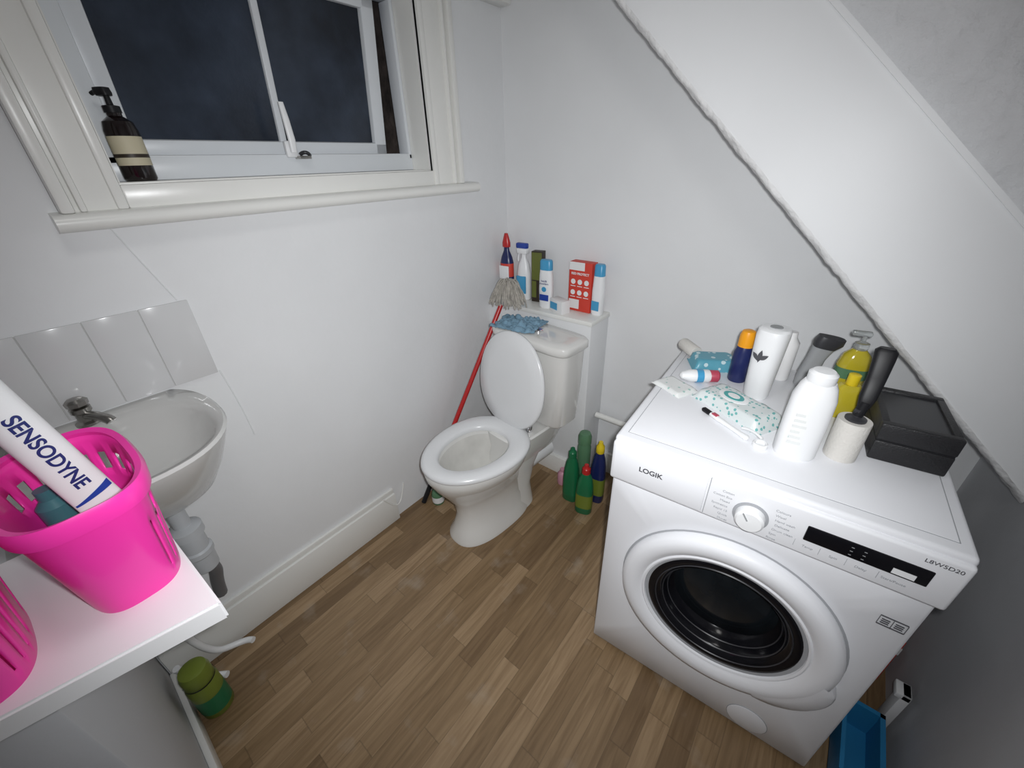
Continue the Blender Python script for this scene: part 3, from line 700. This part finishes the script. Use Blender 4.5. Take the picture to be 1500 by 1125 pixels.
loft('body',[loop(0,0,.018,.014,0.004,28,3),loop(0,0,.022,.016,.03,28,3),loop(0,0,.020,.016,.09,28,3),loop(.003,0,.024,.018,.12,28,3)],'grey',e)
loft('head',[loop(.004,0,.024,.018,.12,28,3),loop(.008,0,.032,.020,.135,28,3),loop(.010,0,.030,.018,.150,28,3)],'darkgrey',e)
e=empty('lotion_bottle',(-.045,1.245,T))
lathe('side_bottle',[(.02,0),(.022,.004),(.022,.11),(.012,.125),(.011,.14)],'whitem',e)
e=empty('watch_box',(.207,1.056,T),.10)
box('lower_case',(-.060,-.092,0),(.060,.092,.046),'leather',e,bev=.004)
box('seam',(-.058,-.090,.045),(.058,.090,.050),'black',e)
boxes('lid_frame',[((-.060,-.092,.049),(.060,-.074,.086)),((-.060,.074,.049),(.060,.092,.086)),((-.060,-.076,.049),(-.046,.076,.086)),((.046,-.076,.049),(.060,.076,.086))],'leather',e,bev=.003)
box('lid_window',(-.048,-.078,.074),(.048,.078,.081),'greyglass',e)
# ------------------------------------------------------------ clutter right of washer
e=empty('storage_crate',(.385,.87,0))
boxes('crate',[((-.035,-.10,0),(.045,.10,.005)),((-.035,-.10,0),(-.031,.10,.10)),((.041,-.10,0),(.045,.10,.10)),((-.035,-.10,0),(.045,-.096,.10)),((-.035,.096,0),(.045,.10,.10)),((-.038,-.105,.095),(-.029,.105,.106)),((.039,-.105,.095),(.05,.105,.106)),((-.038,-.105,.095),(.05,-.094,.106)),((-.038,.094,.095),(.05,.105,.106))],'crate',e)
e=empty('wooden_batten',(.375,1.035,.004),rot=(math.radians(-4),0,.1))
boxes('battens',[((-.012,-.012,0),(.008,.012,.24)),((.014,-.010,0),(.026,.014,.20))],'wood',e,bev=.002)
e=empty('white_bracket',(.450,1.015,.0))
boxes('bracket',[((-.010,-.02,0),(.010,.02,.19)),((-.022,-.02,.17),(.010,.02,.19))],'whitem',e,bev=.003)
e=empty('red_carton',(.405,1.20,0),.1)
box('carton',(-.04,-.05,0),(.04,.05,.20),'redbox',e,bev=.002)
box('carton_band',(-.041,-.051,.14),(.041,.051,.17),'whitem',e)

# ------------------------------------------------------------ lights
w=bpy.data.worlds.new('world'); sc.world=w; w.use_nodes=True
w.node_tree.nodes['Background'].inputs[0].default_value=(.02,.03,.06,1); w.node_tree.nodes['Background'].inputs[1].default_value=.3
def light(name,kind,loc,energy,colr=(1,1,1),**k):
    l=bpy.data.lights.new(name,kind); l.energy=energy; l.color=colr
    for a_,b_ in k.items(): setattr(l,a_,b_)
    o=bpy.data.objects.new(name,l); col.objects.link(o); o.location=loc; return o
fl=light('phone_flash','SPOT',CAM+r2*.03-d2*.02,54,(.97,.985,1),spot_size=math.radians(131),spot_blend=1.,shadow_soft_size=.012)
fl.rotation_euler=fw.to_track_quat('-Z','Y').to_euler()
lp=empty('added_fill_mount',(-.35,.15,2.35),rot=(PI,0,0))  # unseen disc mount, added to go with the ambient fill light
lathe('fill_mount_disc',[(.09,0),(.09,.02),(.02,.022)],'white',lp)
cl=light('ambient_fill_light','AREA',(-.35,.15,2.30),2.2,(1,.98,.95),shape='DISK',size=.3)  # added overhead area light, flat ambient fill beside the flash
